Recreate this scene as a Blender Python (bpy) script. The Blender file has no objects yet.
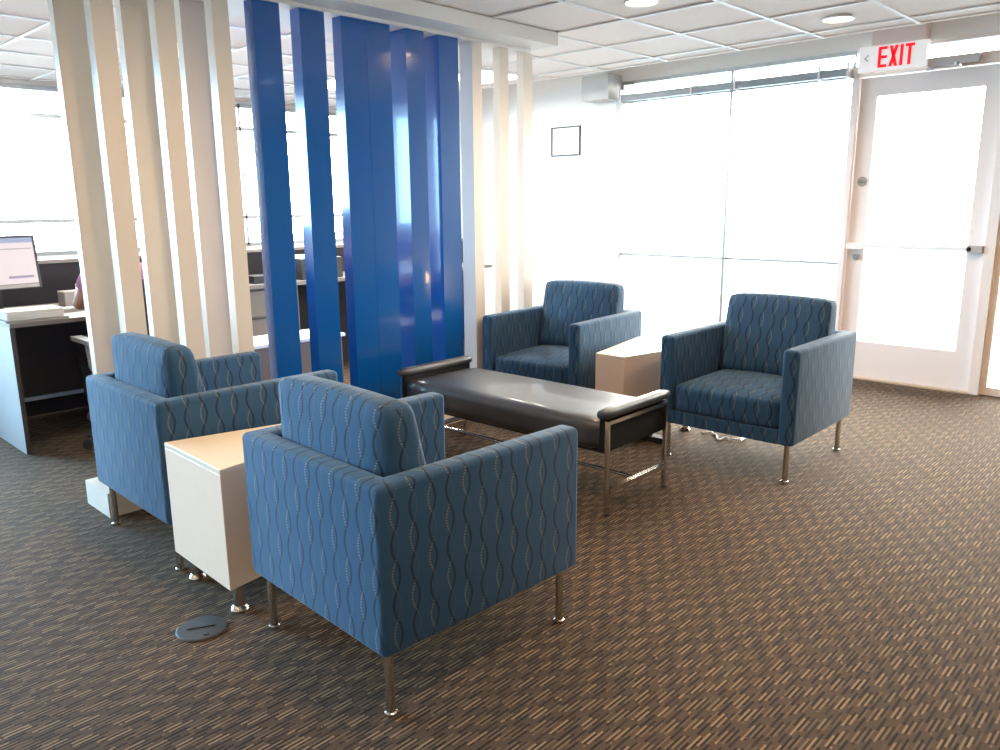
import bpy, bmesh, math, random
from mathutils import Vector, Matrix
random.seed(7)
PI = math.pi
sc = bpy.context.scene
COL = sc.collection

# ------------------------------------------------------------------ camera
F, PITCH, YAW, ROLL = 787.08, .2141, .7642, -.0094
fw = Vector((-math.sin(YAW)*math.cos(PITCH), math.cos(YAW)*math.cos(PITCH), -math.sin(PITCH)))
rt = Vector((math.cos(YAW), math.sin(YAW), 0)); up = rt.cross(fw)
r2 = rt*math.cos(ROLL)+up*math.sin(ROLL); u2 = -rt*math.sin(ROLL)+up*math.cos(ROLL)
cd = bpy.data.cameras.new('camera'); cam = bpy.data.objects.new('camera', cd); COL.objects.link(cam)
M = Matrix((r2, u2, -fw)).transposed().to_4x4(); M.translation = Vector((0, 0, 1.425)); cam.matrix_world = M
cd.sensor_width = 36; cd.lens = F*36/1000; cd.clip_start = .05
sc.camera = cam
# ------------------------------------------------------------------ exposure
sc.view_settings.view_transform = 'Standard'; sc.view_settings.look = 'None'
sc.view_settings.gamma = 1; sc.view_settings.use_curve_mapping = False
sc.view_settings.exposure = 0.0
cy = sc.cycles
cy.use_denoising = True; cy.max_bounces = 7; cy.diffuse_bounces = 4; cy.glossy_bounces = 3
cy.transparent_max_bounces = 8; cy.sample_clamp_indirect = 6; cy.caustics_reflective = False; cy.caustics_refractive = False
# ------------------------------------------------------------------ world: hazy bright sky to the north, bluer skylight to the south
NORTH, SOUTH = 30.0, 42.0
w = bpy.data.worlds.new('sky'); sc.world = w; w.use_nodes = True
n = w.node_tree.nodes; l = w.node_tree.links; n.clear()
tc = n.new('ShaderNodeTexCoord'); sp = n.new('ShaderNodeSeparateXYZ'); l.new(tc.outputs['Generated'], sp.inputs[0])
mr = n.new('ShaderNodeMapRange'); mr.inputs[1].default_value = -.15; mr.inputs[2].default_value = .35; l.new(sp.outputs[1], mr.inputs[0])
mx = n.new('ShaderNodeMix'); mx.data_type = 'RGBA'; l.new(mr.outputs[0], mx.inputs[0])
mx.inputs[6].default_value = (.43*SOUTH, .76*SOUTH, 1.10*SOUTH, 1); mx.inputs[7].default_value = (1*NORTH, .95*NORTH, .89*NORTH, 1)
bg = n.new('ShaderNodeBackground'); l.new(mx.outputs[2], bg.inputs[0]); wo = n.new('ShaderNodeOutputWorld'); l.new(bg.outputs[0], wo.inputs[0])

def portal(name, loc, rot, sx, sy):
    d = bpy.data.lights.new(name, 'AREA'); d.shape = 'RECTANGLE'; d.size = sx; d.size_y = sy; d.cycles.is_portal = True
    o = bpy.data.objects.new(name, d); COL.objects.link(o); o.location = loc; o.rotation_euler = rot
portal('north_window_portal', (-2.43, 6.75, 1.3), (-PI/2, 0, 0), 4.6, 2.7)
portal('west_window_portal', (-8.2, 3.4, 1.75), (0, -PI/2, 0), 1.6, 5.1)
portal('lobby_window_portal', (-6.8, -1.75, 1.3), (0, -PI/2, 0), 2.4, 5.2)
LAMP_W = 14.0
LAMP_COL = (1.0, .67, .38)

# ------------------------------------------------------------------ helpers
def new_mat(name):
    m = bpy.data.materials.new(name); m.use_nodes = True
    return m, m.node_tree.nodes, m.node_tree.links, m.node_tree.nodes['Principled BSDF']
def mat(name, col, rough=.5, metal=0, spec=.5, emit=None, es=0, coat=0, bump=0, bscale=60, var=0, sheen=0):
    m, n, l, b = new_mat(name)
    b.inputs['Base Color'].default_value = (*col, 1); b.inputs['Roughness'].default_value = rough
    b.inputs['Metallic'].default_value = metal; b.inputs['Specular IOR Level'].default_value = spec
    b.inputs['Coat Weight'].default_value = coat; b.inputs['Sheen Weight'].default_value = sheen
    if emit: b.inputs['Emission Color'].default_value = (*emit, 1); b.inputs['Emission Strength'].default_value = es
    t = n.new('ShaderNodeTexCoord'); nz = n.new('ShaderNodeTexNoise'); nz.inputs['Scale'].default_value = bscale
    l.new(t.outputs['Object'], nz.inputs['Vector'])
    if bump:
        bp = n.new('ShaderNodeBump'); bp.inputs['Strength'].default_value = bump; bp.inputs['Distance'].default_value = .003
        l.new(nz.outputs['Fac'], bp.inputs['Height']); l.new(bp.outputs[0], b.inputs['Normal'])
    if var:
        r = n.new('ShaderNodeMapRange'); r.inputs[3].default_value = 1-var; r.inputs[4].default_value = 1+var
        l.new(nz.outputs['Fac'], r.inputs[0])
        v = n.new('ShaderNodeVectorMath'); v.operation = 'SCALE'; v.inputs[0].default_value = col
        l.new(r.outputs[0], v.inputs['Scale']); l.new(v.outputs[0], b.inputs['Base Color'])
    return m
def NM(n, l, op, a, b=None, c=None):
    x = n.new('ShaderNodeMath'); x.operation = op
    for i, v in enumerate((a, b, c)):
        if v is None: continue
        if isinstance(v, (int, float)): x.inputs[i].default_value = v
        else: l.new(v, x.inputs[i])
    return x.outputs[0]

def box(bm, x0, x1, y0, y1, z0, z1, mtx=None):
    vs = [bm.verts.new(Vector(p)) for p in ((x0,y0,z0),(x1,y0,z0),(x1,y1,z0),(x0,y1,z0),(x0,y0,z1),(x1,y0,z1),(x1,y1,z1),(x0,y1,z1))]
    for f in ((0,3,2,1),(4,5,6,7),(0,1,5,4),(1,2,6,5),(2,3,7,6),(3,0,4,7)): bm.faces.new([vs[i] for i in f])
    if mtx:
        for v in vs: v.co = mtx @ v.co
    return vs
def prism(bm, pts, z0, z1, axis='z'):
    """pts: ccw outline; extruded along axis"""
    def P(a, b, c): return {'z': (a,b,c), 'y': (a,c,b), 'x': (c,a,b)}[axis]
    lo = [bm.verts.new(P(a,b,z0)) for a,b in pts]; hi = [bm.verts.new(P(a,b,z1)) for a,b in pts]
    k = len(pts)
    bm.faces.new(lo[::-1]); bm.faces.new(hi)
    for i in range(k): bm.faces.new((lo[i], lo[(i+1)%k], hi[(i+1)%k], hi[i]))
    bmesh.ops.recalc_face_normals(bm, faces=bm.faces)
def tube(bm, pts, r, seg=12, caps=True):
    """tube along a polyline; r number or list"""
    pts = [Vector(p) for p in pts]; rs = r if isinstance(r, (list, tuple)) else [r]*len(pts)
    rings = []; ref = None
    for i, p in enumerate(pts):
        d = (pts[min(i+1, len(pts)-1)]-pts[max(i-1, 0)]).normalized()
        if ref is None: ref = Vector((0,0,1)) if abs(d.z) < .9 else Vector((1,0,0))
        a = d.cross(ref).normalized(); b = d.cross(a).normalized(); ref = -b if False else ref
        rings.append([bm.verts.new(p+(a*math.cos(t)+b*math.sin(t))*rs[i]) for t in [2*PI*k/seg for k in range(seg)]])
    for A, B in zip(rings, rings[1:]):
        for k in range(seg): bm.faces.new((A[k], A[(k+1)%seg], B[(k+1)%seg], B[k]))
    if caps: bm.faces.new(rings[0][::-1]); bm.faces.new(rings[-1])
    bmesh.ops.recalc_face_normals(bm, faces=bm.faces)
def lathe(bm, prof, cx=0, cy=0, seg=24):
    rings = []
    for r, z in prof:
        rings.append([bm.verts.new((cx+r*math.cos(2*PI*k/seg), cy+r*math.sin(2*PI*k/seg), z)) for k in range(seg)])
    for A, B in zip(rings, rings[1:]):
        for k in range(seg): bm.faces.new((A[k], A[(k+1)%seg], B[(k+1)%seg], B[k]))
    bm.faces.new(rings[0][::-1]); bm.faces.new(rings[-1])
    bmesh.ops.recalc_face_normals(bm, faces=bm.faces)
def bevel(bm, r, seg=3):
    es = [e for e in bm.edges if len(e.link_faces) == 2 and e.calc_face_angle(0) > .5]
    bmesh.ops.bevel(bm, geom=es, offset=r, segments=seg, profile=.5, affect='EDGES', clamp_overlap=True)
def obj(name, bm, m, parent=None, smooth=30, loc=None, rotz=None):
    me = bpy.data.meshes.new(name); bm.to_mesh(me); bm.free(); me.materials.append(m)
    o = bpy.data.objects.new(name, me); COL.objects.link(o)
    if parent: o.parent = parent
    if loc: o.location = loc
    if rotz: o.rotation_euler = (0, 0, rotz)
    if smooth:
        me.shade_smooth()
        try: me.set_sharp_from_angle(angle=math.radians(smooth))
        except Exception: pass
    return o
def tag(o, label=None, cat=None, group=None, kind=None):
    if label: o['label'] = label
    if cat: o['category'] = cat
    if group: o['group'] = group
    if kind: o['kind'] = kind
    return o
def thing(name, label, cat, loc=(0,0,0), rotz=0, group=None):
    o = bpy.data.objects.new(name, None); COL.objects.link(o); o.location = loc; o.rotation_euler = (0,0,rotz)
    return tag(o, label, cat, group)
def struct(name, bm, m, parent=None, label=None, cat=None):
    o = obj(name, bm, m, parent)
    if not parent: o['kind'] = 'structure'; tag(o, label, cat)
    return o
def B(*boxes):
    bm = bmesh.new()
    for b in boxes: box(bm, *b)
    return bm
def BB(r, *boxes, seg=2):
    bm = B(*boxes); bevel(bm, r, seg); return bm
def copy_tree(o, parent=None):
    c = o.copy(); COL.objects.link(c)
    if parent: c.parent = parent
    for ch in list(o.children): copy_tree(ch, c)
    return c

# ------------------------------------------------------------------ materials
WALL = mat('wall_paint', (.88,.87,.84), .6, bump=.05, bscale=200)
CEIL = mat('ceiling_tile', (.93,.84,.79), .9, bump=.25, bscale=260, var=.03)
GRIDM = mat('ceiling_grid_metal', (.86,.84,.82), .45)
SOFF = mat('soffit_paint', (.78,.75,.71), .5)
FRAME = mat('door_frame_enamel', (.88,.80,.76), .35)
ALU = mat('window_aluminium', (.50,.51,.52), .35, metal=.6)
ALUW = mat('window_frame_white', (.82,.82,.82), .35)
SHADE = mat('shade_cassette_grey', (.30,.33,.35), .4)
SLW = mat('slat_white_gloss', (.74,.66,.57), .25, spec=.5, var=.01, bscale=3)
SLB = mat('slat_blue_gloss', (.003,.088,.34), .16, spec=.6, coat=.3, bump=.04, bscale=8)
LAM = mat('table_laminate', (.82,.70,.53), .38, var=.02, bscale=20)
LAMS = mat('table_side_laminate', (.86,.64,.48), .45, var=.02, bscale=20)
CHROME = mat('brushed_chrome', (.62,.58,.53), .22, metal=1, bump=.03, bscale=300)
LEATH = mat('black_leather', (.024,.026,.031), .45, spec=1.0, coat=.25, bump=.04, bscale=140)
BLACK = mat('black_plastic', (.02,.02,.022), .45)
DARKW = mat('dark_laminate', (.055,.040,.032), .5, var=.1, bscale=10)
DARKF = mat('dark_partition_fabric', (.022,.019,.023), .9, var=.1, bscale=90)
DESKP = mat('desk_panel_grey', (.42,.45,.47), .45)
GREYC = mat('cabinet_grey_brown', (.20,.17,.15), .5)
WHITE = mat('plain_white', (.85,.85,.84), .5)
PAPER = mat('paper', (.88,.87,.82), .8)
GAP_LIGHT = mat('gap_light_blue', (.62,.74,.82), .35, metal=.3)

def carpet_mat():
    m, n, l, b = new_mat('carpet')
    t = n.new('ShaderNodeTexCoord'); s = n.new('ShaderNodeSeparateXYZ'); l.new(t.outputs['Object'], s.inputs[0])
    X, Y = s.outputs[0], s.outputs[1]
    CW, RL = .044, .125
    cx = NM(n, l, 'DIVIDE', X, CW); c = NM(n, l, 'FLOOR', cx); tx = NM(n, l, 'SUBTRACT', cx, c)
    w1 = n.new('ShaderNodeTexWhiteNoise'); w1.noise_dimensions = '1D'; l.new(c, w1.inputs['W'])
    yy = NM(n, l, 'ADD', NM(n, l, 'DIVIDE', Y, RL), NM(n, l, 'ADD', NM(n, l, 'MULTIPLY', c, .5), NM(n, l, 'MULTIPLY', w1.outputs['Value'], .16)))
    rw = NM(n, l, 'FLOOR', yy)
    def rnd(seed, k):
        w2 = n.new('ShaderNodeTexWhiteNoise'); w2.noise_dimensions = '3D'; c2 = n.new('ShaderNodeCombineXYZ')
        l.new(c, c2.inputs[0]); l.new(rw, c2.inputs[1]); c2.inputs[2].default_value = seed; l.new(c2.outputs[0], w2.inputs['Vector'])
        return NM(n, l, 'MULTIPLY', w2.outputs['Value'], k)
    def dash(x0, x1, y0, y1, seed):
        # one woven dash inside the cell, its ends jittered from cell to cell
        ty = NM(n, l, 'FRACT', NM(n, l, 'ADD', yy, rnd(seed, .30)))
        a_ = NM(n, l, 'MULTIPLY', NM(n, l, 'GREATER_THAN', tx, x0), NM(n, l, 'LESS_THAN', tx, x1))
        b_ = NM(n, l, 'MULTIPLY', NM(n, l, 'GREATER_THAN', ty, y0), NM(n, l, 'LESS_THAN', ty, y1))
        return NM(n, l, 'MULTIPLY', NM(n, l, 'MULTIPLY', a_, b_), NM(n, l, 'ADD', rnd(seed+3, .65), .35))
    lt = NM(n, l, 'MAXIMUM', NM(n, l, 'MAXIMUM', dash(.05, .19, .05, .60, 1.0), dash(.36, .50, .16, .72, 2.0)), NM(n, l, 'MULTIPLY', dash(.68, .80, .45, .98, 11.0), .55))
    dk = NM(n, l, 'MAXIMUM', NM(n, l, 'MAXIMUM', dash(.20, .34, .10, .75, 5.0), dash(.82, .99, .0, .62, 7.0)), dash(.52, .66, .35, .95, 9.0))
    nz = n.new('ShaderNodeTexNoise'); nz.inputs['Scale'].default_value = 330; nz.inputs['Detail'].default_value = 3; l.new(t.outputs['Object'], nz.inputs['Vector'])
    nb = n.new('ShaderNodeTexNoise'); nb.inputs['Scale'].default_value = 1.3; l.new(t.outputs['Object'], nb.inputs['Vector'])
    v = NM(n, l, 'ADD', .46, NM(n, l, 'SUBTRACT', NM(n, l, 'MULTIPLY', lt, .50), NM(n, l, 'MULTIPLY', dk, .44)))
    v = NM(n, l, 'ADD', v, NM(n, l, 'MULTIPLY', NM(n, l, 'SUBTRACT', nz.outputs['Fac'], .5), .42))
    v = NM(n, l, 'ADD', v, NM(n, l, 'MULTIPLY', NM(n, l, 'SUBTRACT', nb.outputs['Fac'], .5), .10))
    r = n.new('ShaderNodeValToRGB'); l.new(v, r.inputs[0]); e = r.color_ramp.elements
    e[0].position = .06; e[0].color = (.007,.0045,.003,1); e[1].position = .92; e[1].color = (.30,.195,.105,1)
    for p, cc in ((.24,(.020,.0125,.008,1)),(.42,(.062,.038,.022,1)),(.66,(.135,.084,.046,1))):
        q = e.new(p); q.color = cc
    l.new(r.outputs[0], b.inputs['Base Color']); b.inputs['Roughness'].default_value = .88
    b.inputs['Sheen Weight'].default_value = .06; b.inputs['Sheen Roughness'].default_value = .5; b.inputs['Sheen Tint'].default_value = (1,.85,.7,1); b.inputs['Specular IOR Level'].default_value = .20
    bp = n.new('ShaderNodeBump'); bp.inputs['Strength'].default_value = .5; bp.inputs['Distance'].default_value = .004
    l.new(v, bp.inputs['Height']); l.new(bp.outputs[0], b.inputs['Normal'])
    return m
CARPET = carpet_mat()

def fabric_mat():
    m, n, l, b = new_mat('wave_fabric')
    t = n.new('ShaderNodeTexCoord'); s = n.new('ShaderNodeSeparateXYZ'); l.new(t.outputs['UV'], s.inputs[0])
    U, V = s.outputs[0], s.outputs[1]
    W_, P_ = .065, .176
    c = NM(n, l, 'FLOOR', NM(n, l, 'DIVIDE', U, W_))
    lc = NM(n, l, 'SUBTRACT', U, NM(n, l, 'MULTIPLY', NM(n, l, 'ADD', c, .5), W_))
    ph = NM(n, l, 'ADD', NM(n, l, 'MULTIPLY', V, 2*PI/P_), NM(n, l, 'MULTIPLY', c, PI*.92))
    sn = NM(n, l, 'SINE', ph)
    wv = NM(n, l, 'MULTIPLY', sn, .0128)
    dg = NM(n, l, 'ABSOLUTE', NM(n, l, 'SUBTRACT', lc, wv)); dd = NM(n, l, 'ABSOLUTE', NM(n, l, 'ADD', lc, wv))
    def soft(d, a, bb): 
        r = n.new('ShaderNodeMapRange'); r.inputs[1].default_value = a; r.inputs[2].default_value = bb; r.inputs[3].default_value = 1; r.inputs[4].default_value = 0
        l.new(d, r.inputs[0]); return r.outputs[0]
    dark = soft(dd, .0020, .0062); gold = soft(dg, .0015, .0034)
    dash = NM(n, l, 'GREATER_THAN', NM(n, l, 'SINE', NM(n, l, 'MULTIPLY', V, 2*PI/.0088)), -.2)
    bold = n.new('ShaderNodeMapRange'); bold.inputs[1].default_value = -.5; bold.inputs[2].default_value = .3; bold.inputs[3].default_value = .9; bold.inputs[4].default_value = .2
    l.new(sn, bold.inputs[0])
    gold = NM(n, l, 'MULTIPLY', NM(n, l, 'MULTIPLY', gold, dash), bold.outputs[0])
    nz = n.new('ShaderNodeTexNoise'); nz.inputs['Scale'].default_value = 500; l.new(t.outputs['UV'], nz.inputs['Vector'])
    base = n.new('ShaderNodeMix'); base.data_type = 'RGBA'; l.new(nz.outputs['Fac'], base.inputs[0])
    base.inputs[6].default_value = (.025,.080,.158,1); base.inputs[7].default_value = (.039,.106,.202,1)
    m1 = n.new('ShaderNodeMix'); m1.data_type = 'RGBA'; l.new(NM(n, l, 'MULTIPLY', dark, .8), m1.inputs[0]); l.new(base.outputs[2], m1.inputs[6]); m1.inputs[7].default_value = (.014,.024,.042,1)
    m2 = n.new('ShaderNodeMix'); m2.data_type = 'RGBA'; l.new(gold, m2.inputs[0]); l.new(m1.outputs[2], m2.inputs[6]); m2.inputs[7].default_value = (.27,.235,.155,1)
    l.new(m2.outputs[2], b.inputs['Base Color'])
    b.inputs['Roughness'].default_value = .85; b.inputs['Sheen Weight'].default_value = .14; b.inputs['Sheen Roughness'].default_value = .4
    b.inputs['Sheen Tint'].default_value = (.9,.8,.7,1); b.inputs['Specular IOR Level'].default_value = .3
    h = NM(n, l, 'SUBTRACT', NM(n, l, 'MULTIPLY', nz.outputs['Fac'], .4), NM(n, l, 'MULTIPLY', dark, .8))
    bp = n.new('ShaderNodeBump'); bp.inputs['Strength'].default_value = .35; bp.inputs['Distance'].default_value = .0015
    l.new(h, bp.inputs['Height']); l.new(bp.outputs[0], b.inputs['Normal'])
    return m
FAB = fabric_mat()

def glass_mat():
    m = bpy.data.materials.new('window_glass'); m.use_nodes = True; n = m.node_tree.nodes; l = m.node_tree.links; n.clear()
    t = n.new('ShaderNodeBsdfTransparent'); t.inputs[0].default_value = (.95,.97,.96,1); g = n.new('ShaderNodeBsdfGlossy'); g.inputs['Roughness'].default_value = .02
    f = n.new('ShaderNodeFresnel'); f.inputs[0].default_value = 1.45; x = n.new('ShaderNodeMixShader')
    l.new(f.outputs[0], x.inputs[0]); l.new(t.outputs[0], x.inputs[1]); l.new(g.outputs[0], x.inputs[2])
    o = n.new('ShaderNodeOutputMaterial'); l.new(x.outputs[0], o.inputs[0]); return m
GLASS = glass_mat()

# ------------------------------------------------------------------ room shell
XW, XE, YS, YN, CZ = -8.0, 2.7, -4.5, 6.6, 2.51
PZ = 2.75
struct('floor', B((XW-.2, XE+.2, YS-.2, YN+.25, -.12, 0)), CARPET, label='brown carpet tiles with streaky dash pattern', cat='floor')
struct('ground', B((-40, 40, -40, 45, -.3, -.14)), mat('pavement', (.30,.295,.28), .9, var=.05, bscale=2), label='pale pavement outside the windows', cat='ground')
# ceiling of lay-in tiles ending short of the window pocket
struct('ceiling', B((XW-.2, XE+.2, YS-.2, 5.7, CZ+.008, CZ+.06), (XW-.2, XE+.2, 5.66, YN+.2, PZ, PZ+.06), (XW, XE, 5.66, 5.7, CZ, PZ)), CEIL, label='suspended ceiling of pinkish white tiles', cat='ceiling')
bm = bmesh.new()
x = -2.97-.61*8
while x < XE:
    box(bm, x-.012, x+.012, YS, 5.7, CZ-.002, CZ+.01); x += .61
y = 4.24-.61*14
while y < 5.7:
    box(bm, XW, XE, y-.012, y+.012, CZ-.0025, CZ+.01); y += .61
struct('trim_1', bm, GRIDM, label='white metal grid between the ceiling tiles', cat='ceiling grid')
struct('wall_north', B((XW, -4.66, YN, YN+.2, 0, PZ), (-4.66, -.2, YN, YN+.2, 2.56, PZ), (-.2, XE, YN, YN+.2, 0, PZ)), WALL, label='white end wall beside the tall windows', cat='wall')
struct('wall_east', B((XE, XE+.2, YS, YN+.2, 0, PZ)), mat('east_wall_bounce_dark', (.34,.27,.21), .6), label='unseen grey-brown wall on the right side, darkened to cut bounce light', cat='wall')  # unseen wall, coloured dark to keep bounce off the chair sides
struct('wall_south', B((XW, XE, YS-.2, YS, 0, PZ)), WALL, label='wall behind the camera', cat='wall')
struct('wall_southwest', B((-6.8, -6.6, YS, 1.0, 0, .10), (-6.8, -6.6, YS, 1.0, 2.46, PZ), (-6.8, -6.6, .85, 1.0, .10, 2.46), (-6.8, -6.6, YS, -4.35, .10, 2.46), (XW, -6.8, .85, 1.0, 0, PZ)), WALL, label='lobby wall with tall windows outside the picture on the left', cat='wall')
struct('wall_west', B((XW-.2, XW, .85, YN+.2, 0, 1.0), (XW-.2, XW, .85, YN+.2, 2.48, PZ), (XW-.2, XW, 5.9, YN+.2, 1.0, 2.48)), WALL, label='office wall under the far left window strip', cat='wall')

# north window bays
def window(name, frames, panes, fm, label, extra=None):
    o = bpy.data.objects.new(name, None); COL.objects.link(o); o['kind'] = 'structure'; tag(o, label, 'window')
    obj('window_frame', B(*frames), fm, o)
    for p in panes: obj('pane', B(p), GLASS, o)
    return o
ya, yb = 6.61, 6.67
yg0, yg1 = 6.635, 6.645
def bay(name, x0, x1, label, w0=.014, w1=.014, fm=ALU):
    fr = [(x0, x0+w0, ya, yb, 0, 2.56), (x1-w1, x1, ya, yb, 0, 2.56)]
    a, b = x0+w0, x1-w1
    fr += [(a, b, ya, yb, 0, .06), (a, b, ya+.02, yb, .910, .932), (a, b, ya, yb, 2.36, 2.42), (a, b, ya, yb, 2.53, 2.56)]
    zs = [(.06,.910),(.932,2.36),(2.42,2.53)]
    window(name, fr, [(a, b, yg0, yg1, z0, z1) for z0, z1 in zs], fm, label)
bay('window_1', -4.66, -3.516, 'tall window bay beside the white end wall, left of the two')
bay('window_2', -3.516, -2.47, 'tall window bay just left of the glass door')
bay('window_3', -1.37, -.2, 'side window on the right of the glass door', .04, .03, FRAME)
# transom above door
window('window_4', [(-2.47, -1.37, ya, yb, 2.42, 2.44), (-2.47, -1.37, ya, yb, 2.535, 2.56)], [(-2.47, -1.37, yg0, yg1, 2.44, 2.535)], FRAME, 'narrow transom window above the glass door')
# west window strip
ys = [.85, 1.6, 3.0, 4.4, 5.9]
fr = []
for yy in ys: fr.append((-8.06, -8.0, yy-.012, yy+.012, 1.0, 2.48))
for zz in (1.02, 1.31, 2.23, 2.46): fr.append((-8.06, -8.0, .85, 5.9, zz-.018, zz+.018))
window('window_5', fr, [(-8.04, -8.03, a+.02, b-.02, 1.04, 2.44) for a, b in zip(ys, ys[1:])], ALU, 'bright office window strip seen behind the slat screen')
ys = [-4.35, -3.05, -1.75, -.45, .85]
fr = [(-6.74, -6.68, yy-.02, yy+.02, .10, 2.46) for yy in ys]+[(-6.74, -6.68, -4.35, .85, .10, .14), (-6.74, -6.68, -4.35, .85, 2.42, 2.46)]
window('window_6', fr, [(-6.715, -6.705, a+.02, b-.02, .14, 2.42) for a, b in zip(ys, ys[1:])], ALUW, 'tall lobby windows outside the picture on the left')

# corner bulkhead by the window head
struct('trim_2', BB(.004, (-4.98, -4.665, 6.38, 6.6, 2.39, 2.62)), mat('bulkhead_paint', (.60,.60,.58), .6), label='small grey bulkhead at the top of the window corner', cat='bulkhead')
struct('trim_3', B((-4.70, -4.64, 6.56, 6.6, 0, 2.39)), mat('corner_trim_paint', (.62,.62,.60), .5), label='grey vertical corner trim at the wall end', cat='trim')
struct('baseboard_north', B((XW, -4.70, 6.585, 6.6, 0, .09)), ALUW, label='white baseboard on the end wall', cat='baseboard')

# shade cassette along the window head
sh = thing('roller_shade', 'long grey rolled-up shade cassette across the window tops', 'window shade', (0,0,0))
obj('cassette', BB(.006, (-4.60, -3.86, 6.50, 6.56, 2.365, 2.425), (-3.845, -3.44, 6.50, 6.56, 2.365, 2.425), (-3.425, -2.72, 6.50, 6.56, 2.365, 2.425), (-2.705, -2.49, 6.50, 6.56, 2.365, 2.425)), SHADE, sh)
for xx in (-4.61, -3.852, -3.432, -2.712, -2.49):
    obj('bracket', BB(.002, (xx-.008, xx+.008, 6.495, 6.605, 2.355, 2.47)), ALUW, sh)
bm = bmesh.new(); tube(bm, [(-4.56, 6.53, 2.37), (-4.565, 6.53, 1.5), (-4.57, 6.53, .9), (-4.55, 6.53, .88), (-4.54, 6.53, 1.5), (-4.54, 6.53, 2.37)], .004, 6)
obj('pull_chain', bm, ALU, sh)

# ------------------------------------------------------------------ glass door
d = bpy.data.objects.new('door_1', None); COL.objects.link(d); d['kind'] = 'structure'; tag(d, 'glazed exit door with pinkish white frame', 'door')
obj('door_frame', BB(.004, (-2.47, -2.425, 6.56, 6.68, 0, 2.36), (-1.437, -1.37, 6.56, 6.68, 0, 2.36), (-2.47, -1.37, 6.56, 6.68, 2.352, 2.42)), FRAME, d)
leaf = obj('door_leaf', BB(.004, (-2.418, -2.288, 6.60, 6.645, .012, 2.346), (-1.559, -1.444, 6.60, 6.645, .012, 2.346), (-2.288, -1.559, 6.60, 6.645, .012, .305), (-2.288, -1.559, 6.60, 6.645, 2.207, 2.346)), FRAME, d)
obj('pane', B((-2.288, -1.559, 6.617, 6.625, .305, 2.207)), GLASS, d)
obj('threshold', BB(.003, (-2.425, -1.437, 6.54, 6.66, 0, .012)), mat('threshold_metal', (.70,.55,.42), .35, metal=.5), d)
bm = bmesh.new(); box(bm, -2.30, -1.52, 6.545, 6.565, 1.055, 1.085); bevel(bm, .006)
pb = obj('push_bar', bm, ALUW, d)
obj('bar_bracket', BB(.003, (-2.41, -2.30, 6.545, 6.60, 1.045, 1.095)), FRAME, pb); obj('bar_bracket', BB(.003, (-1.55, -1.45, 6.545, 6.60, 1.045, 1.095)), mat('bracket_grey', (.45,.42,.41), .4), pb)
bm = bmesh.new(); tube(bm, [(-2.345, 6.600, .985), (-2.345, 6.583, .985)], .024, 16); obj('lock_cylinder', bm, CHROME, d)
bm = bmesh.new(); tube(bm, [(-2.345, 6.599, 1.57), (-2.345, 6.596, 1.57)], .038, 24); stk = obj('sticker', bm, mat('sticker_grey', (.38,.34,.32), .6), d)
obj('sticker_writing', B((-2.37, -2.32, 6.5935, 6.5955, 1.572, 1.578), (-2.372, -2.318, 6.5935, 6.5955, 1.560, 1.566)), mat('sticker_ink', (.12,.11,.11), .6), stk)
# closer
cl = obj('door_closer', BB(.008, (-1.93, -1.60, 6.52, 6.60, 2.365, 2.425)), mat('closer_enamel', (.60,.55,.53), .35), d)
bm = bmesh.new(); tube(bm, [(-1.72, 6.55, 2.36), (-1.70, 6.38, 2.345)], .011, 8); tube(bm, [(-1.70, 6.38, 2.345), (-1.94, 6.56, 2.352)], .009, 8)
tube(bm, [(-1.70, 6.38, 2.335), (-1.70, 6.38, 2.36)], .018, 12)
obj('closer_arm', bm, mat('closer_metal', (.45,.45,.46), .3, metal=.7), cl)

# exit sign
ex = thing('exit_sign', 'white exit sign with glowing red letters above the glass door', 'exit sign', (-2.17, 6.5, 2.37))
obj('housing', BB(.006, (-.235, .24, -.02, .03, 0, .182)), mat('sign_white', (.86,.84,.82), .4, emit=(1,.97,.95), es=.35), ex)
obj('canopy', BB(.006, (-.155, .215, -.01, .10, .182, .33)), mat('sign_canopy', (.82,.72,.69), .5), ex)
RED = mat('sign_red', (.6,.003,.01), .5, emit=(1,.0,.012), es=.75)
def letters(parent):
    H, W_, T = .146, .062, .020; z0 = .024; y0, y1 = -.026, -.020
    xs = [-.095, -.018, .052, .092]
    b = bmesh.new(); x = xs[0]   # E
    box(b, x, x+T, y0, y1, z0, z0+H)
    for zz in (z0, z0+H/2-T/2, z0+H-T): box(b, x+T, x+W_, y0, y1, zz, zz+T)
    obj('letter', b, RED, parent, smooth=0)
    b = bmesh.new(); x = xs[1]+W_/2   # X
    for s in (-1, 1):
        prism(b, [(x-s*(W_/2), z0), (x-s*(W_/2)+T*1.1, z0), (x+s*(W_/2), z0+H), (x+s*(W_/2)-T*1.1, z0+H)] if s > 0 else [(x+W_/2-T*1.1, z0), (x+W_/2, z0), (x-W_/2+T*1.1, z0+H), (x-W_/2, z0+H)], y0, y1 + (.0005 if s > 0 else 0), 'y')
    obj('letter', b, RED, parent, smooth=0)
    b = bmesh.new(); x = xs[2]+.006; box(b, x, x+T, y0, y1, z0, z0+H); obj('letter', b, RED, parent, smooth=0)
    b = bmesh.new(); x = xs[3]; box(b, x+W_/2-T/2, x+W_/2+T/2, y0, y1, z0, z0+H-T); box(b, x, x+W_, y0, y1, z0+H-T, z0+H); obj('letter', b, RED, parent, smooth=0)
    b = bmesh.new(); prism(b, [(-.205, .10), (-.165, .07), (-.165, .086), (-.185, .10), (-.165, .114), (-.165, .13)], -.0225, -.019, 'y')
    tag(obj('chevron', b, mat('chevron_grey', (.6,.6,.62), .5), parent, smooth=0), 'faint grey unlit chevron')
letters(ex)

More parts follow.
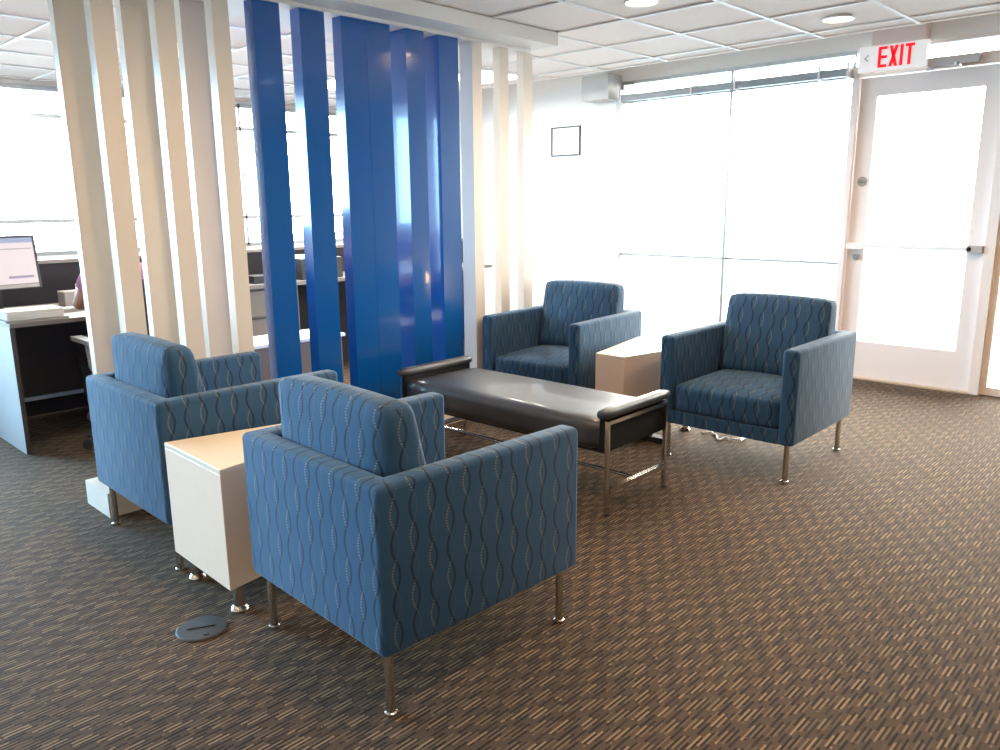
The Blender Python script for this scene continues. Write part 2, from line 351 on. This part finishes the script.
# picture frame on end wall
pf = thing('picture_frame', 'small thin black framed certificate on the white end wall', 'picture frame', (-5.345, 6.6, 2.05))
obj('frame', BB(.002, (-.19, -.178, -.02, 0, -.145, .145), (.178, .19, -.02, 0, -.145, .145), (-.178, .178, -.02, 0, .133, .145), (-.178, .178, -.02, 0, -.145, -.133)), mat('frame_dark', (.04,.035,.035), .4), pf)
obj('mat_board', B((-.178, .178, -.008, -.001, -.133, .133)), WHITE, pf)
obj('certificate', B((-.12, .12, -.0095, -.008, -.09, .09)), PAPER, pf)

# ------------------------------------------------------------------ slat screen
scr = thing('screen_track', 'white boxed head beam above the slat screen', 'beam', (-3.86, 2.7, 2.43))
obj('beam', BB(.004, (-.32, .354, -2.6, 1.535, 0, .082)), SOFF, scr)
obj('track', BB(.003, (-.16, .165, -1.46, 1.48, -.018, 0)), SOFF, scr)
bm = BB(.004, (-4.01, -3.73, 1.236, 4.30, 0, .12))
tag(obj('screen_plinth', bm, mat('plinth_white', (.84,.77,.68), .4)), 'long low white plinth box that the slats stand on', 'plinth')
XF = -3.7136
ZT = 2.412
def slat(y0, y1, depth, blue, label, x1=XF, group=None):
    o = obj('screen_slat', BB(.003, (x1-depth, x1, y0, y1, .12, ZT), seg=1), SLB if blue else SLW)
    o.name = 'blue_slat' if blue else 'white_slat'
    tag(o, label, 'slat', group)
gw, gb, gr = 'front white slats of the screen', 'blue slats of the screen', 'rear white slats of the screen'
for a, b, lab in ((1.397,1.491,'narrow white slat of the front row, nearest the desk on the left'),
                  (1.672,1.763,'narrow white slat of the front row, second from the left end'),
                  (1.944,2.028,'narrow white slat of the front row standing just left of the first blue slat')):
    slat(a, b, .070, False, lab, group=gw)
for a, b, lab in ((1.325,1.475,'wide white rear-row slat at the left end of the screen, beside the desk'),
                  (1.615,1.765,'wide white rear-row slat, middle one of the three left of the blue slats'),
                  (1.897,2.045,'wide white rear-row slat nearest the blue slats')):
    slat(a, b, .055, False, lab, x1=-3.94, group=gr)
for a, b, dp, lab in ((2.154,2.304,.075,'glossy blue slat furthest left of the blue ones'),
                  (2.418,2.569,.085,'glossy blue slat, second from the left with bright gaps on both sides'),
                  (2.674,2.836,.08,'left slat of the blue pair that stands edge to edge'),
                  (2.8375,3.004,.08,'right slat of the blue pair that stands edge to edge'),
                  (3.117,3.257,.155,'deep glossy blue slat just right of the edge to edge pair'),
                  (3.371,3.531,.155,'glossy blue slat furthest right, next to the white slats behind the bench')):
    slat(a, b, dp, True, lab, group=gb)
for a, b, lab in ((3.650,3.735,'white slat right beside the last blue slat, behind the bench end'),
                  (3.905,3.99,'white slat between the two others behind the back-left armchair'),
                  (4.165,4.255,'white slat at the far right end of the screen')):
    slat(a, b, .115 if b < 3.8 else .06, False, lab, x1=XF if b < 3.8 else (-3.722 if b < 4.1 else -3.748), group=gw)

# ------------------------------------------------------------------ armchairs
W, D, ZB, ZA, TA, LEG = .765, .816, .205, .702, .082, .046
def uv_fabric(o, top_z=None, off=0.0):
    """box projection in metres, the wave columns running on over arm and back tops"""
    me = o.data; uvl = me.uv_layers.new(name='UVMap')
    for p in me.polygons:
        nrm = p.normal
        c = p.center
        ax = max(range(3), key=lambda i: abs(nrm[i]))
        for li in p.loop_indices:
            co = me.vertices[me.loops[li].vertex_index].co
            if ax == 0: u, v = co.y, co.z
            elif ax == 1: u, v = co.x, co.z
            elif top_z == 'arms':
                if c.y < -D/2+TA and abs(c.x) < W/2-TA+.02: u, v = co.x, ZA-(co.y+D/2)
                elif abs(c.x) > W/2-TA-.02: u, v = co.y, ZA+(abs(co.x)-W/2)
                else: u, v = co.x, co.y
            else: u, v = co.x, co.z-co.y
            uvl.data[li].uv = (u+off, v)
def soft_box(bm, w, d, h, r, puff=(0,0,0), cuts=12, wedge=None):
    """rounded, slightly pillowed block centred on the origin"""
    g = bmesh.ops.create_cube(bm, size=2)
    bmesh.ops.subdivide_edges(bm, edges=bm.edges[:], cuts=cuts, use_grid_fill=True)
    hw, hd, hh = w/2, d/2, h/2
    for v in bm.verts:
        u = v.co.copy()
        p = Vector((u.x*hw, u.y*hd, u.z*hh))
        q = Vector((max(-hw+r, min(hw-r, p.x)), max(-hd+r, min(hd-r, p.y)), max(-hh+r, min(hh-r, p.z))))
        dlt = p-q
        if dlt.length > 1e-6: p = q+dlt.normalized()*r
        ex, ey, ez = 1-u.x**2, 1-u.y**2, 1-u.z**2
        p.x += puff[0]*u.x*ey*ez; p.y += puff[1]*u.y*ex*ez; p.z += puff[2]*u.z*ex*ey
        v.co = p
def make_chair(label):
    t = thing('armchair', label, 'armchair', group='matching wave-fabric armchairs')
    a, b, ia, ib = -W/2, W/2, -W/2+TA, W/2-TA
    y0, y1, yi = -D/2, D/2, -D/2+TA
    # upholstered shell: back and two arms in one, mitred on top
    bm = bmesh.new()
    P = {'ol':(a,y1), 'il':(ia,y1), 'cl':(ia,yi), 'bl':(a,y0), 'cr':(ib,yi), 'br':(b,y0), 'ir':(ib,y1), 'or':(b,y1)}
    lo = {k: bm.verts.new((*v, ZB)) for k, v in P.items()}; hi = {k: bm.verts.new((*v, ZA)) for k, v in P.items()}
    for q in (('ol','bl','cl','il'), ('bl','br','cr','cl'), ('ir','cr','br','or')):
        bm.faces.new([hi[k] for k in q]); bm.faces.new([lo[k] for k in q][::-1])
    ring = ['ol','bl','br','or','ir','cr','cl','il']
    for i in range(8):
        p, q = ring[i], ring[(i+1)%8]; bm.faces.new((lo[p], lo[q], hi[q], hi[p]))
    bmesh.ops.recalc_face_normals(bm, faces=bm.faces)
    bevel(bm, .020, 4)
    s = obj('shell', bm, FAB, t, smooth=50); uv_fabric(s, 'arms')
    s = obj('front_rail', BB(.010, (ia-.004, ib+.004, yi-.01, y1-.006, ZB+.002, ZB+.075)), FAB, t, smooth=50); uv_fabric(s)
    bm = bmesh.new(); soft_box(bm, ib-ia-.004, .70, .165, .035, (0,.006,.022)); 
    for v in bm.verts: v.co += Vector((0, .398-.35, .355))
    s = obj('seat_cushion', bm, FAB, t, smooth=60); uv_fabric(s, None, .02)
    bm = bmesh.new(); soft_box(bm, ib-ia-.008, .13, .455, .030, (.006,.016,.012))
    for v in bm.verts:
        k = (v.co.z+.2275)/.455       # 0 at the bottom, 1 at the top
        fy = (v.co.y+.065)/.13        # 0 rear, 1 front
        yr = -.318*(1-k)+-.318*k; yf = -.095*(1-k)+-.205*k
        v.co = Vector((v.co.x, yr+(yf-yr)*fy, .435+.2225+v.co.z))
    s = obj('back_cushion', bm, FAB, t, smooth=60); uv_fabric(s, None, .03)
    for sx in (-1, 1):
        for sy in (-1, 1):
            cx, cy_ = sx*(W/2-LEG), sy*(D/2-LEG)
            bm = bmesh.new(); lathe(bm, [(.0135, .010), (.0135, ZB+.006)], cx, cy_, 16); lg = obj('leg', bm, CHROME, t)
            bm = bmesh.new(); lathe(bm, [(.019, 0), (.020, .003), (.019, .008), (.0145, .011)], cx, cy_, 20); obj('glide', bm, CHROME, lg)
    return t
chA = make_chair('wave-fabric armchair nearest the camera, seen from behind, beside the pale wedge table')
chA.location = (-1.9388, 1.595, 0); chA.rotation_euler.z = -.0359
def put(label, x, y, rz):
    c = copy_tree(chA); c.location = (x, y, 0); c.rotation_euler.z = rz; c['label'] = label; return c
put('wave-fabric armchair with bright blue back to the camera, at the left end of the slats', -3.2936, 1.5869, -.0112)
put('wave-fabric armchair in the far left corner, facing the bench in front of the end wall', -3.345, 4.115, PI+.0999)
cD = put('wave-fabric armchair facing the camera in front of the windows, closest to the glass door', -1.968, 4.1675, PI+.0163)
cD.scale = (1.028, 1, 1)

# ------------------------------------------------------------------ wedge side tables
def make_table(label):
    t = thing('wedge_table', label, 'side table', group='pale wedge side tables between armchairs')
    wb, wf, L, z0, z1 = .4636, .2016, .656, .1088, .5542
    def P(u, v, ins=0):
        k = (v+1)/2; ww = (wb*(1-k)+wf*k)/2-ins
        return (u*ww, v*(L/2-ins))
    bm = bmesh.new(); prism(bm, [P(-1,-1), P(1,-1), P(1,1), P(-1,1)], z0, z1-.020); bevel(bm, .002, 1); obj('body', bm, LAMS, t)
    bm = bmesh.new(); prism(bm, [P(-1,-1), P(1,-1), P(1,1), P(-1,1)], z1-.0195, z1); bevel(bm, .002, 1); obj('tabletop', bm, LAM, t)
    for u in (-1, 1):
        for v in (-1, 1):
            cx, cy_ = P(u, v, .055)
            bm = bmesh.new(); lathe(bm, [(.021, .016), (.021, z0+.004)], cx, cy_, 20); lg = obj('leg', bm, CHROME, t)
            bm = bmesh.new(); lathe(bm, [(.031, 0), (.033, .004), (.030, .012), (.022, .019)], cx, cy_, 24); obj('foot', bm, CHROME, lg)
    return t
tT = make_table('pale wedge table between the two armchairs seen from behind')
tT.location = (-2.6605, 1.5049, 0); tT.rotation_euler.z = -.0288
c = copy_tree(tT); c.location = (-2.6736, 4.0416, 0); c.rotation_euler.z = PI+.0178
c['label'] = 'pale wedge table between the two armchairs that face the camera, by the windows'

# ------------------------------------------------------------------ bench
bn = thing('bench', 'black leather bench on chrome frames in the middle of the armchairs', 'bench', (-2.7582, 3.0706, 0), .018)
HL, HW = .717, .252
bm = bmesh.new(); soft_box(bm, 2*HL-.05, .545, .150, .048, (0,0,.010), 14)
for v in bm.verts: v.co.z += .374
obj('seat', bm, LEATH, bn, smooth=60)
for s in (-1, 1):
    bm = bmesh.new(); soft_box(bm, .062, .575, .052, .025, (0,0,0), 10)
    for v in bm.verts: v.co += Vector((s*(HL-.018), 0, .484))
    obj('end_roll', bm, LEATH, bn, smooth=60)
    obj('end_panel', BB(.008, (s*(HL-.026)-.012, s*(HL-.026)+.012, -.262, .262, .300, .475)), mat('panel_vinyl', (.010,.010,.011), .6, spec=.25), bn)
    x0 = s*HL
    fr = obj('end_frame', BB(.004, (x0-.009, x0+.009, -HW-.009, -HW+.009, 0.004, .4527), (x0-.009, x0+.009, HW-.009, HW+.009, 0.004, .4527), (x0-.009, x0+.009, -HW+.009, HW-.009, .4347, .4527)), CHROME, bn)
    obj('crossbar', BB(.004, (x0-.014, x0+.014, -HW+.011, HW-.011, .105, .127)), CHROME, bn)
    for sy in (-1, 1):
        bm = bmesh.new(); lathe(bm, [(.015, 0), (.015, .005)], x0, sy*HW, 14); obj('foot', bm, BLACK, fr)
bm = bmesh.new(); tube(bm, [(-HL+.012, 0, .116), (HL-.012, 0, .116)], .009, 12); obj('stretcher', bm, CHROME, bn)
obj('underframe', B((-HL+.04, HL-.04, -.20, -.17, .275, .295), (-HL+.04, HL-.04, .17, .20, .275, .295)), BLACK, bn)

# ------------------------------------------------------------------ floor box and cords
fb = thing('floor_outlet', 'round grey floor outlet cover in the carpet near the wedge table', 'floor outlet', (-2.46, 1.065, 0))
bm = bmesh.new(); lathe(bm, [(.082, 0), (.084, .003), (.079, .007), (.070, .008)], 0, 0, 40); obj('cover', bm, mat('outlet_grey', (.060,.062,.066), .65, spec=.3, var=.15, bscale=40), fb)
bm = bmesh.new(); box(bm, -.045, .045, -.006, .004, .008, .011, Matrix.Rotation(.9, 4, 'Z')); box(bm, .048, .060, -.028, -.014, .008, .011); obj('latch', bm, BLACK, fb)
fb.rotation_euler.z = .2
bm = bmesh.new()
pts = []
for k in range(40):
    u = k/39; pts.append((-2.38+.28*u+.012*math.sin(u*17), 4.31+.05*math.sin(u*9)+.04*u*math.sin(u*23), .006+.004*abs(math.sin(u*11))))
tube(bm, pts, .0055, 7); tag(obj('extension_cord', bm, WHITE), 'loose white cord on the carpet under the armchair by the windows', 'cord')
bm = bmesh.new()
pts = [(-3.02+.34*k/19, 3.62+.06*math.sin(k*.8), .006+.003*abs(math.sin(k*1.1))) for k in range(20)]
tube(bm, pts, .0055, 7); tag(obj('extension_cord', bm, BLACK), 'dark cord on the carpet beneath the far side of the bench', 'cord')
bm = BB(.006, (-2.62, -2.42, 3.95, 4.01, 0, .035)); pw = obj('power_strip', bm, BLACK); tag(pw, 'dark power strip on the floor beside the far wedge table', 'power strip')

# ------------------------------------------------------------------ ceiling lights
def ceiling_light(x, y, label, proto=[]):
    if not proto:
        t = thing('ceiling_light', label, 'ceiling light', group='round recessed ceiling lights')
        bm = bmesh.new(); seg = 36
        pr = [(.098, 0), (.098, -.004), (.086, -.006), (.083, .012), (.088, .012)]
        rings = [[bm.verts.new((r*math.cos(2*PI*k/seg), r*math.sin(2*PI*k/seg), z)) for k in range(seg)] for r, z in pr]
        for A, Bq in zip(rings, rings[1:]):
            for k in range(seg): bm.faces.new((A[k], A[(k+1)%seg], Bq[(k+1)%seg], Bq[k]))
        bmesh.ops.recalc_face_normals(bm, faces=bm.faces)
        obj('rim', bm, GRIDM, t)
        bm = bmesh.new(); lathe(bm, [(.084, -.001), (.084, .003)], 0, 0, 36); obj('lens', bm, mat('lens_glow', (.9,.85,.8), .5, emit=(1,.93,.84), es=6), t)
        ld = bpy.data.lights.new('downlight', 'AREA'); ld.shape = 'DISK'; ld.size = .16; ld.energy = LAMP_W; ld.color = LAMP_COL; ld.spread = PI*.9
        lo = bpy.data.objects.new('downlight', ld); COL.objects.link(lo); lo.parent = t; lo.location = (0, 0, -.008)
        t.location = (x, y, CZ-.003); proto.append(t)
    else:
        t = copy_tree(proto[0]); t.location = (x, y, CZ-.003); t['label'] = label
ceiling_light(-2.665, 3.935, 'round recessed ceiling light above the bench area, nearer of the two')
ceiling_light(-2.055, 5.155, 'round recessed ceiling light in front of the exit sign')
for x, y, lab in ((-2.665,1.495,'added warm fill light over the near wedge table, above the picture'), (-.835,1.495,'added unseen fill light over the open carpet beside the nearest armchair'),
                  (-.835,3.935,'added unseen fill light over the open carpet in line with the glass door'), (-.835,-1.0,'added warm fill light behind the camera, right one'), (-2.665,-1.0,'added warm fill light behind the camera, left one')):
    ceiling_light(x, y, lab)  # these out-of-view downlights are added as warm fill

def office_fill_panel(x, y, label):  # office panels added to brighten the white end wall and office ceiling
    t = thing('fill_panel', label, 'ceiling light', (x, y, CZ-.004), group='added square office fill panels')
    obj('rim', B((-.295, .295, -.295, -.27, -.004, .004), (-.295, .295, .27, .295, -.004, .004), (-.295, -.27, -.27, .27, -.004, .004), (.27, .295, -.27, .27, -.004, .004)), GRIDM, t)
    obj('diffuser', B((-.27, .27, -.27, .27, -.001, .003)), mat('fill_panel_glow', (.9,.9,.9), .5, emit=(1,.96,.9), es=5), t)
    ld = bpy.data.lights.new('panel', 'AREA'); ld.shape = 'SQUARE'; ld.size = .5; ld.energy = 75; ld.color = (1,.95,.88)
    lo = bpy.data.objects.new('panel', ld); COL.objects.link(lo); lo.parent = t; lo.location = (0, 0, -.010)
office_fill_panel(-5.105, 5.155, 'added square fill panel close to the white end wall')
office_fill_panel(-6.325, 4.545, 'added square fill panel above the far counter')
office_fill_panel(-5.715, 2.715, 'added square fill panel above the desk behind the slats')

# lamp by the side window, right of the door (seen only as a warm reflection in the blue slats)
fl = thing('floor_lamp', 'small warm globe lamp by the window right of the door', 'lamp', (-.34, 6.1, 0))
bm = bmesh.new(); lathe(bm, [(.12, 0), (.12, .015), (.02, .03), (.012, .05), (.012, .51)], 0, 0, 20); obj('pole', bm, CHROME, fl)
bm = bmesh.new(); bmesh.ops.create_uvsphere(bm, u_segments=20, v_segments=12, radius=.075)
for v in bm.verts: v.co.z += .58
obj('globe', bm, mat('globe_glow', (1,.8,.5), .5, emit=(1,.62,.25), es=60), fl)

# ------------------------------------------------------------------ office behind the screen
# desk
dk = thing('desk', 'dark office desk with pale end panel at the left edge', 'desk', (-5.55, 1.9, .04))
obj('worktop', BB(.004, (-.45, .45, -.62, .66, .715, .74)), mat('desk_top', (.22,.19,.17), .4), dk)
tag(obj('end_panel', BB(.003, (-.45, .445, -.622, -.597, -.04, .715)), DESKP, dk), 'pale grey end panel')
obj('end_panel_edge', B((.445, .450, -.622, -.597, -.04, .715)), DARKW, dk)
obj('end_panel', BB(.003, (-.45, .44, .63, .655, -.04, .715)), DARKW, dk)
obj('modesty_panel', B((-.44, -.42, -.597, .63, .11, .715)), DARKW, dk)
obj('gap_light_bar', BB(.004, (-.42, -.39, -.597, .63, .095, .12)), GAP_LIGHT, dk)  # pale blue bar stands in for daylight through the gap below the panel
# partition behind the desk
pt = thing('partition', 'dark fabric cubicle partition behind the desk', 'partition', (-6.1, 2.8, 0))
obj('panel', BB(.01, (-.03, .03, -1.45, 3.0, .0, 1.05)), DARKF, pt)
obj('cap', BB(.004, (-.035, .035, -1.45, 3.0, 1.05, 1.075)), mat('cap_grey', (.25,.22,.20), .4), pt)
# monitor
mo = thing('monitor', 'computer monitor showing a pale window, on the desk at the left edge', 'monitor', (-5.62, 1.37, .78), .10)
T_ = Matrix.Translation((0, 0, .315)) @ Matrix.Rotation(-.10, 4, 'Y')
bm = bmesh.new(); box(bm, -.02, .012, -.255, .255, -.165, .165, T_); bevel(bm, .006); obj('casing', bm, mat('monitor_dark', (.06,.055,.06), .35), mo)
bm = bmesh.new(); box(bm, .011, .0145, -.238, .238, -.135, .150, T_)
scrn = obj('screen', bm, mat('screen_glow', (.1,.1,.1), .3, emit=(.93,.80,.80), es=.85), mo, smooth=0)
bm = bmesh.new(); box(bm, .0145, .0155, -.238, .238, .120, .150, T_); obj('title_bar', bm, mat('screen_blue', (.1,.1,.1), .3, emit=(.35,.42,.62), es=.8), scrn, smooth=0)
bm = bmesh.new(); box(bm, .0145, .0155, -.238, .225, .078, .086, T_); obj('toolbar', bm, mat('screen_grey', (.1,.1,.1), .3, emit=(.6,.52,.55), es=.8), scrn, smooth=0)
bm = bmesh.new(); box(bm, .0145, .0155, .07, .215, -.10, -.085, T_); obj('status_field', bm, mat('screen_purple', (.1,.1,.1), .3, emit=(.38,.30,.45), es=.8), scrn, smooth=0)
bm = bmesh.new(); box(bm, .0125, .0145, -.238, .238, -.160, -.138, T_); obj('lower_bezel', bm, mat('bezel_grey', (.45,.40,.38), .4), mo, smooth=0)
bm = bmesh.new(); box(bm, -.05, -.015, -.03, .03, .01, .25); box(bm, -.11, .11, -.14, .14, 0, .014); bevel(bm, .004); obj('stand', bm, BLACK, mo)
# keyboard, papers, mug
kb = thing('keyboard', 'grey keyboard on the desk in front of the monitor', 'keyboard', (-5.47, 1.80, .78), PI/2+.12)
obj('case', BB(.004, (-.22, .22, -.07, .07, 0, .018)), mat('keyboard_grey', (.30,.28,.26), .5), kb)
bm = bmesh.new()
for i in range(14):
    for j in range(5): box(bm, -.205+i*.0295, -.205+i*.0295+.025, -.058+j*.024, -.058+j*.024+.019, .018, .024)
obj('keys', bm, mat('keys_grey', (.42,.40,.38), .5), kb)
bm = bmesh.new()
for i in range(7):
    a = random.uniform(-.06, .06); box(bm, -.11, .11, -.15, .15, i*.007, i*.007+.0066, Matrix.Rotation(a, 4, 'Z'))
tag(obj('paper_stack', bm, PAPER, loc=(-5.26, 1.44, .7915)), 'stack of white papers on the desk corner', 'papers')
tag(obj('paper_tray', BB(.003, (-.13, .13, -.17, .17, 0, .010)), mat('tray_grey', (.35,.34,.33), .5), loc=(-5.26, 1.44, .780)), 'flat grey tray under the white papers on the desk', 'tray')
def mug(loc):
    m = thing('mug', 'white mug held at the desk beside the monitor', 'mug', loc, -1.9)
    bm = bmesh.new(); lathe(bm, [(.030, 0), (.038, .004), (.040, .09), (.037, .09), (.034, .010)], 0, 0, 20); obj('cup', bm, WHITE, m)
    bm = bmesh.new(); tube(bm, [(.038+.028*math.sin(PI*k/10), 0, .075-.055*k/10) for k in range(11)], .006, 8); obj('handle', bm, WHITE, m)
    return m
mug((-5.30, 1.79, .90))
# desk organiser and items
for (x, y, h, cc, lab) in ((-5.75, 1.86, .10, (.40,.36,.33), 'small pale box on the desk behind the keyboard'), (-5.82, 2.30, .22, (.06,.06,.07), 'dark file holder on the desk behind the seated person')):
    o = obj('desk_box', BB(.004, (-.07, .07, -.09, .09, 0, h)), mat('box_%d' % int(h*100), cc, .5), loc=(x, y, .78)); tag(o, lab, 'box')

# office chair
oc = thing('office_chair', 'black office chair behind the left end of the slat screen', 'office chair', (-4.88, 1.86, 0), PI/2)
bm = bmesh.new(); soft_box(bm, .48, .46, .08, .035, (0,0,.01), 8)
for v in bm.verts: v.co.z += .46
obj('seat', bm, BLACK, oc)
bm = bmesh.new(); soft_box(bm, .44, .06, .52, .028, (0,.01,0), 8)
for v in bm.verts: v.co += Vector((0, -.24-.08*(v.co.z), .76))
obj('backrest', bm, mat('chair_mesh', (.035,.028,.035), .9, var=.5, bscale=25), oc)
for s in (-1, 1):
    bm = bmesh.new(); tube(bm, [(s*.24, -.12, .44), (s*.27, -.08, .52), (s*.27, -.05, .66)], .014, 8); box(bm, s*.27-.03, s*.27+.03, -.16, .12, .66, .685); obj('armrest', bm, mat('armrest_grey', (.25,.24,.24), .5), oc)
bm = bmesh.new(); lathe(bm, [(.03, .09), (.03, .25), (.02, .25), (.02, .43)], 0, 0, 12); obj('gas_lift', bm, BLACK, oc)
for k in range(5):
    a = 2*PI*k/5+.35; bm = bmesh.new(); tube(bm, [(.02*math.cos(a), .02*math.sin(a), .12), (.30*math.cos(a), .30*math.sin(a), .085)], [.022, .014], 8); bl = obj('base_arm', bm, BLACK, oc)
    bm = bmesh.new(); p = Vector((-math.sin(a), math.cos(a), 0))*.018; q = Vector((.30*math.cos(a), .30*math.sin(a), .028)); tube(bm, [q-p, q+p], .028, 14); obj('caster', bm, BLACK, bl)

# seated person, mostly hidden behind the slats, facing the monitor (-X)
def skin(name, verts, edges, radii, m, parent, root=0, sub=2):
    me = bpy.data.meshes.new(name); me.from_pydata(verts, edges, []); o = bpy.data.objects.new(name, me); COL.objects.link(o)
    md = o.modifiers.new('skin', 'SKIN'); md.use_smooth_shade = True
    sv = me.skin_vertices[0].data
    for i, r in enumerate(radii):
        sv[i].radius = r if isinstance(r, tuple) else (r, r)
        sv[i].use_root = (i == root)
    s = o.modifiers.new('sub', 'SUBSURF'); s.levels = sub; s.render_levels = sub
    dg = bpy.context.evaluated_depsgraph_get(); me2 = bpy.data.meshes.new_from_object(o.evaluated_get(dg))
    o.modifiers.clear(); o.data = me2; me2.materials.clear(); me2.materials.append(m); me2.shade_smooth(); o.parent = parent; o.name = name
    return o
SKIN = mat('skin', (.42,.22,.15), .55)
pe = thing('person', 'person in a pink top seated at the desk behind the slats, holding a mug', 'person', (-4.86, 1.85, .03))
V = []; E_ = []; R_ = []
def J(p, r, par=None):
    V.append(p); R_.append(r); i = len(V)-1
    if par is not None: E_.append((par, i))
    return i
pel = J((.02,0,.56), (.15,.11)); sp1 = J((.02,0,.72), (.13,.10), pel); sp2 = J((0,0,.90), (.15,.11), sp1); ch = J((-.01,0,1.02), (.10,.09), sp2)
nk = J((-.02,0,1.10), .05, ch); nk2 = J((-.03,0,1.14), .047, nk); hd1 = J((-.04,0,1.20), (.070,.080), nk2); hd2 = J((-.04,0,1.28), (.072,.085), hd1); hd3 = J((-.03,0,1.34), (.05,.055), hd2)
def arm(s, elbow, wrist, palm, curl):
    a = J((0,s*.17,1.02), .052, ch); e = J(elbow, .040, a); wv = J(wrist, .026, e); pm = J(palm, (.034,.018), wv)
    d = (Vector(palm)-Vector(wrist)).normalized()
    side = d.cross(Vector((0,0,1))).normalized(); upv = side.cross(d).normalized()
    for k, L_ in enumerate((.062,.072,.068,.052)):
        q = Vector(palm)+upv*(-.024+.016*k)*1.0+d*.02; i0 = J(tuple(q), .0085, pm)
        q2 = q+d*L_*.5; i1 = J(tuple(q2), .008, i0); q3 = q2+d*L_*.25+side*curl*L_*.45; J(tuple(q3), .0072, i1)
    q = Vector(palm)+upv*.02-d*.02+side*curl*.022; i0 = J(tuple(q), .010, pm); J(tuple(q+d*.03+side*curl*.022+upv*.006), .009, i0)
arm(-1, (-.10,-.235,.83), (-.30,-.16,.90), (-.375,-.125,.915), 1)
arm(1, (-.06,.24,.80), (-.28,.17,.785), (-.36,.14,.775), -1)
for s in (-1, 1):
    h = J((-.03,s*.09,.56), .085, pel); k = J((-.42,s*.11,.56), .062, h); an = J((-.40,s*.11,.12), .038, k); J((-.52,s*.115,.05), (.036,.028), an)
skin('body', V, E_, R_, SKIN, pe)
PINK = mat('pink_shirt', (.42,.16,.27), .85, bump=.2, bscale=120, var=.15)
skin('shirt', [(.02,0,.58),(.02,0,.72),(0,0,.90),(-.01,0,1.03),(0,-.175,1.025),(-.06,-.215,.92),(0,.175,1.025),(-.05,.22,.90)], [(0,1),(1,2),(2,3),(3,4),(4,5),(3,6),(6,7)],
     [(.17,.125),(.15,.115),(.172,.128),(.115,.105),.068,.058,.068,.058], PINK, pe)
skin('trousers', [(.02,0,.60),(-.03,-.09,.56),(-.42,-.11,.56),(-.40,-.11,.14),(-.03,.09,.56),(-.42,.11,.56),(-.40,.11,.14)], [(0,1),(1,2),(2,3),(0,4),(4,5),(5,6)],
     [(.16,.12),.098,.074,.055,.098,.074,.055], mat('dark_trousers', (.02,.02,.025), .9), pe)
bm = bmesh.new(); bmesh.ops.create_uvsphere(bm, u_segments=24, v_segments=14, radius=.1)
for v in bm.verts:
    v.co = Vector((v.co.x*1.0, v.co.y*.86, v.co.z*1.1)); 
    if v.co.x < -.05 and v.co.z < .03: v.co.x = -.05+(v.co.x+.05)*.1
    v.co += Vector((-.015, 0, 1.27))
obj('hair', bm, mat('dark_hair', (.03,.02,.015), .6, bump=.4, bscale=60), pe)
bm = bmesh.new(); bmesh.ops.create_uvsphere(bm, u_segments=10, v_segments=8, radius=.011)
for v in bm.verts: v.co += Vector((-.118, 0, 1.235))
obj('nose', bm, SKIN, pe)
for s in (-1, 1):
    bm = bmesh.new(); bmesh.ops.create_uvsphere(bm, u_segments=10, v_segments=8, radius=.009)
    for v in bm.verts: v.co += Vector((-.108, s*.03, 1.26))
    obj('eye', bm, WHITE, pe)

# low white-topped cabinet just behind the blue slats
lc = thing('low_cabinet', 'low white-topped cabinet seen through the gaps left of the blue slats', 'cabinet', (-4.72, 2.9, 0))
obj('body', BB(.004, (-.10, .22, -.50, .22, 0, .545)), mat('cabinet_brown', (.17,.13,.105), .5), lc)
obj('top', BB(.004, (-.115, .235, -.52, .24, .545, .565)), WHITE, lc)
# filing cabinet
fc = thing('filing_cabinet', 'grey-brown drawer cabinet under the office counter', 'filing cabinet', (-5.85, 3.25, 0))
obj('carcass', BB(.004, (-.20, .22, -.27, .25, 0, .80)), GREYC, fc)
for z0, z1 in ((.10,.34),(.35,.57),(.58,.79)):
    dr = obj('drawer', BB(.004, (.22, .238, -.26, .24, z0, z1)), GREYC, fc)
    obj('handle', BB(.002, (.238, .246, -.24, .22, z1-.012, z1-.002)), BLACK, dr)
ct = thing('office_counter', 'grey office counter running along the dark partition', 'counter', (-5.83, 3.9, 0))
obj('worktop', BB(.004, (-.23, .27, -.94, 1.8, .801, .83)), mat('counter_grey', (.24,.22,.21), .45), ct)
# things on the counter
pr = thing('printer', 'dark desktop printer with white paper on the office counter', 'printer', (-5.80, 3.75, .83))
obj('casing', BB(.012, (-.17, .17, -.20, .20, 0, .17)), BLACK, pr); obj('paper', BB(.003, (-.10, .20, -.12, .12, .171, .19)), PAPER, pr)
o = obj('desk_phone', BB(.008, (-.09, .09, -.10, .10, 0, .06)), BLACK, loc=(-5.72, 3.22, .83)); tag(o, 'black desk phone on the office counter', 'phone')
o = obj('file_box', BB(.004, (-.12, .12, -.05, .05, 0, .24)), mat('file_box_grey', (.16,.15,.14), .6), loc=(-5.84, 3.06, .83)); tag(o, 'upright grey file box on the office counter', 'file box')
o = obj('file_box', BB(.004, (-.12, .12, -.05, .05, 0, .20)), mat('file_box_dark', (.06,.055,.06), .6), loc=(-5.84, 4.25, .83)); tag(o, 'dark file box further along the office counter', 'file box')
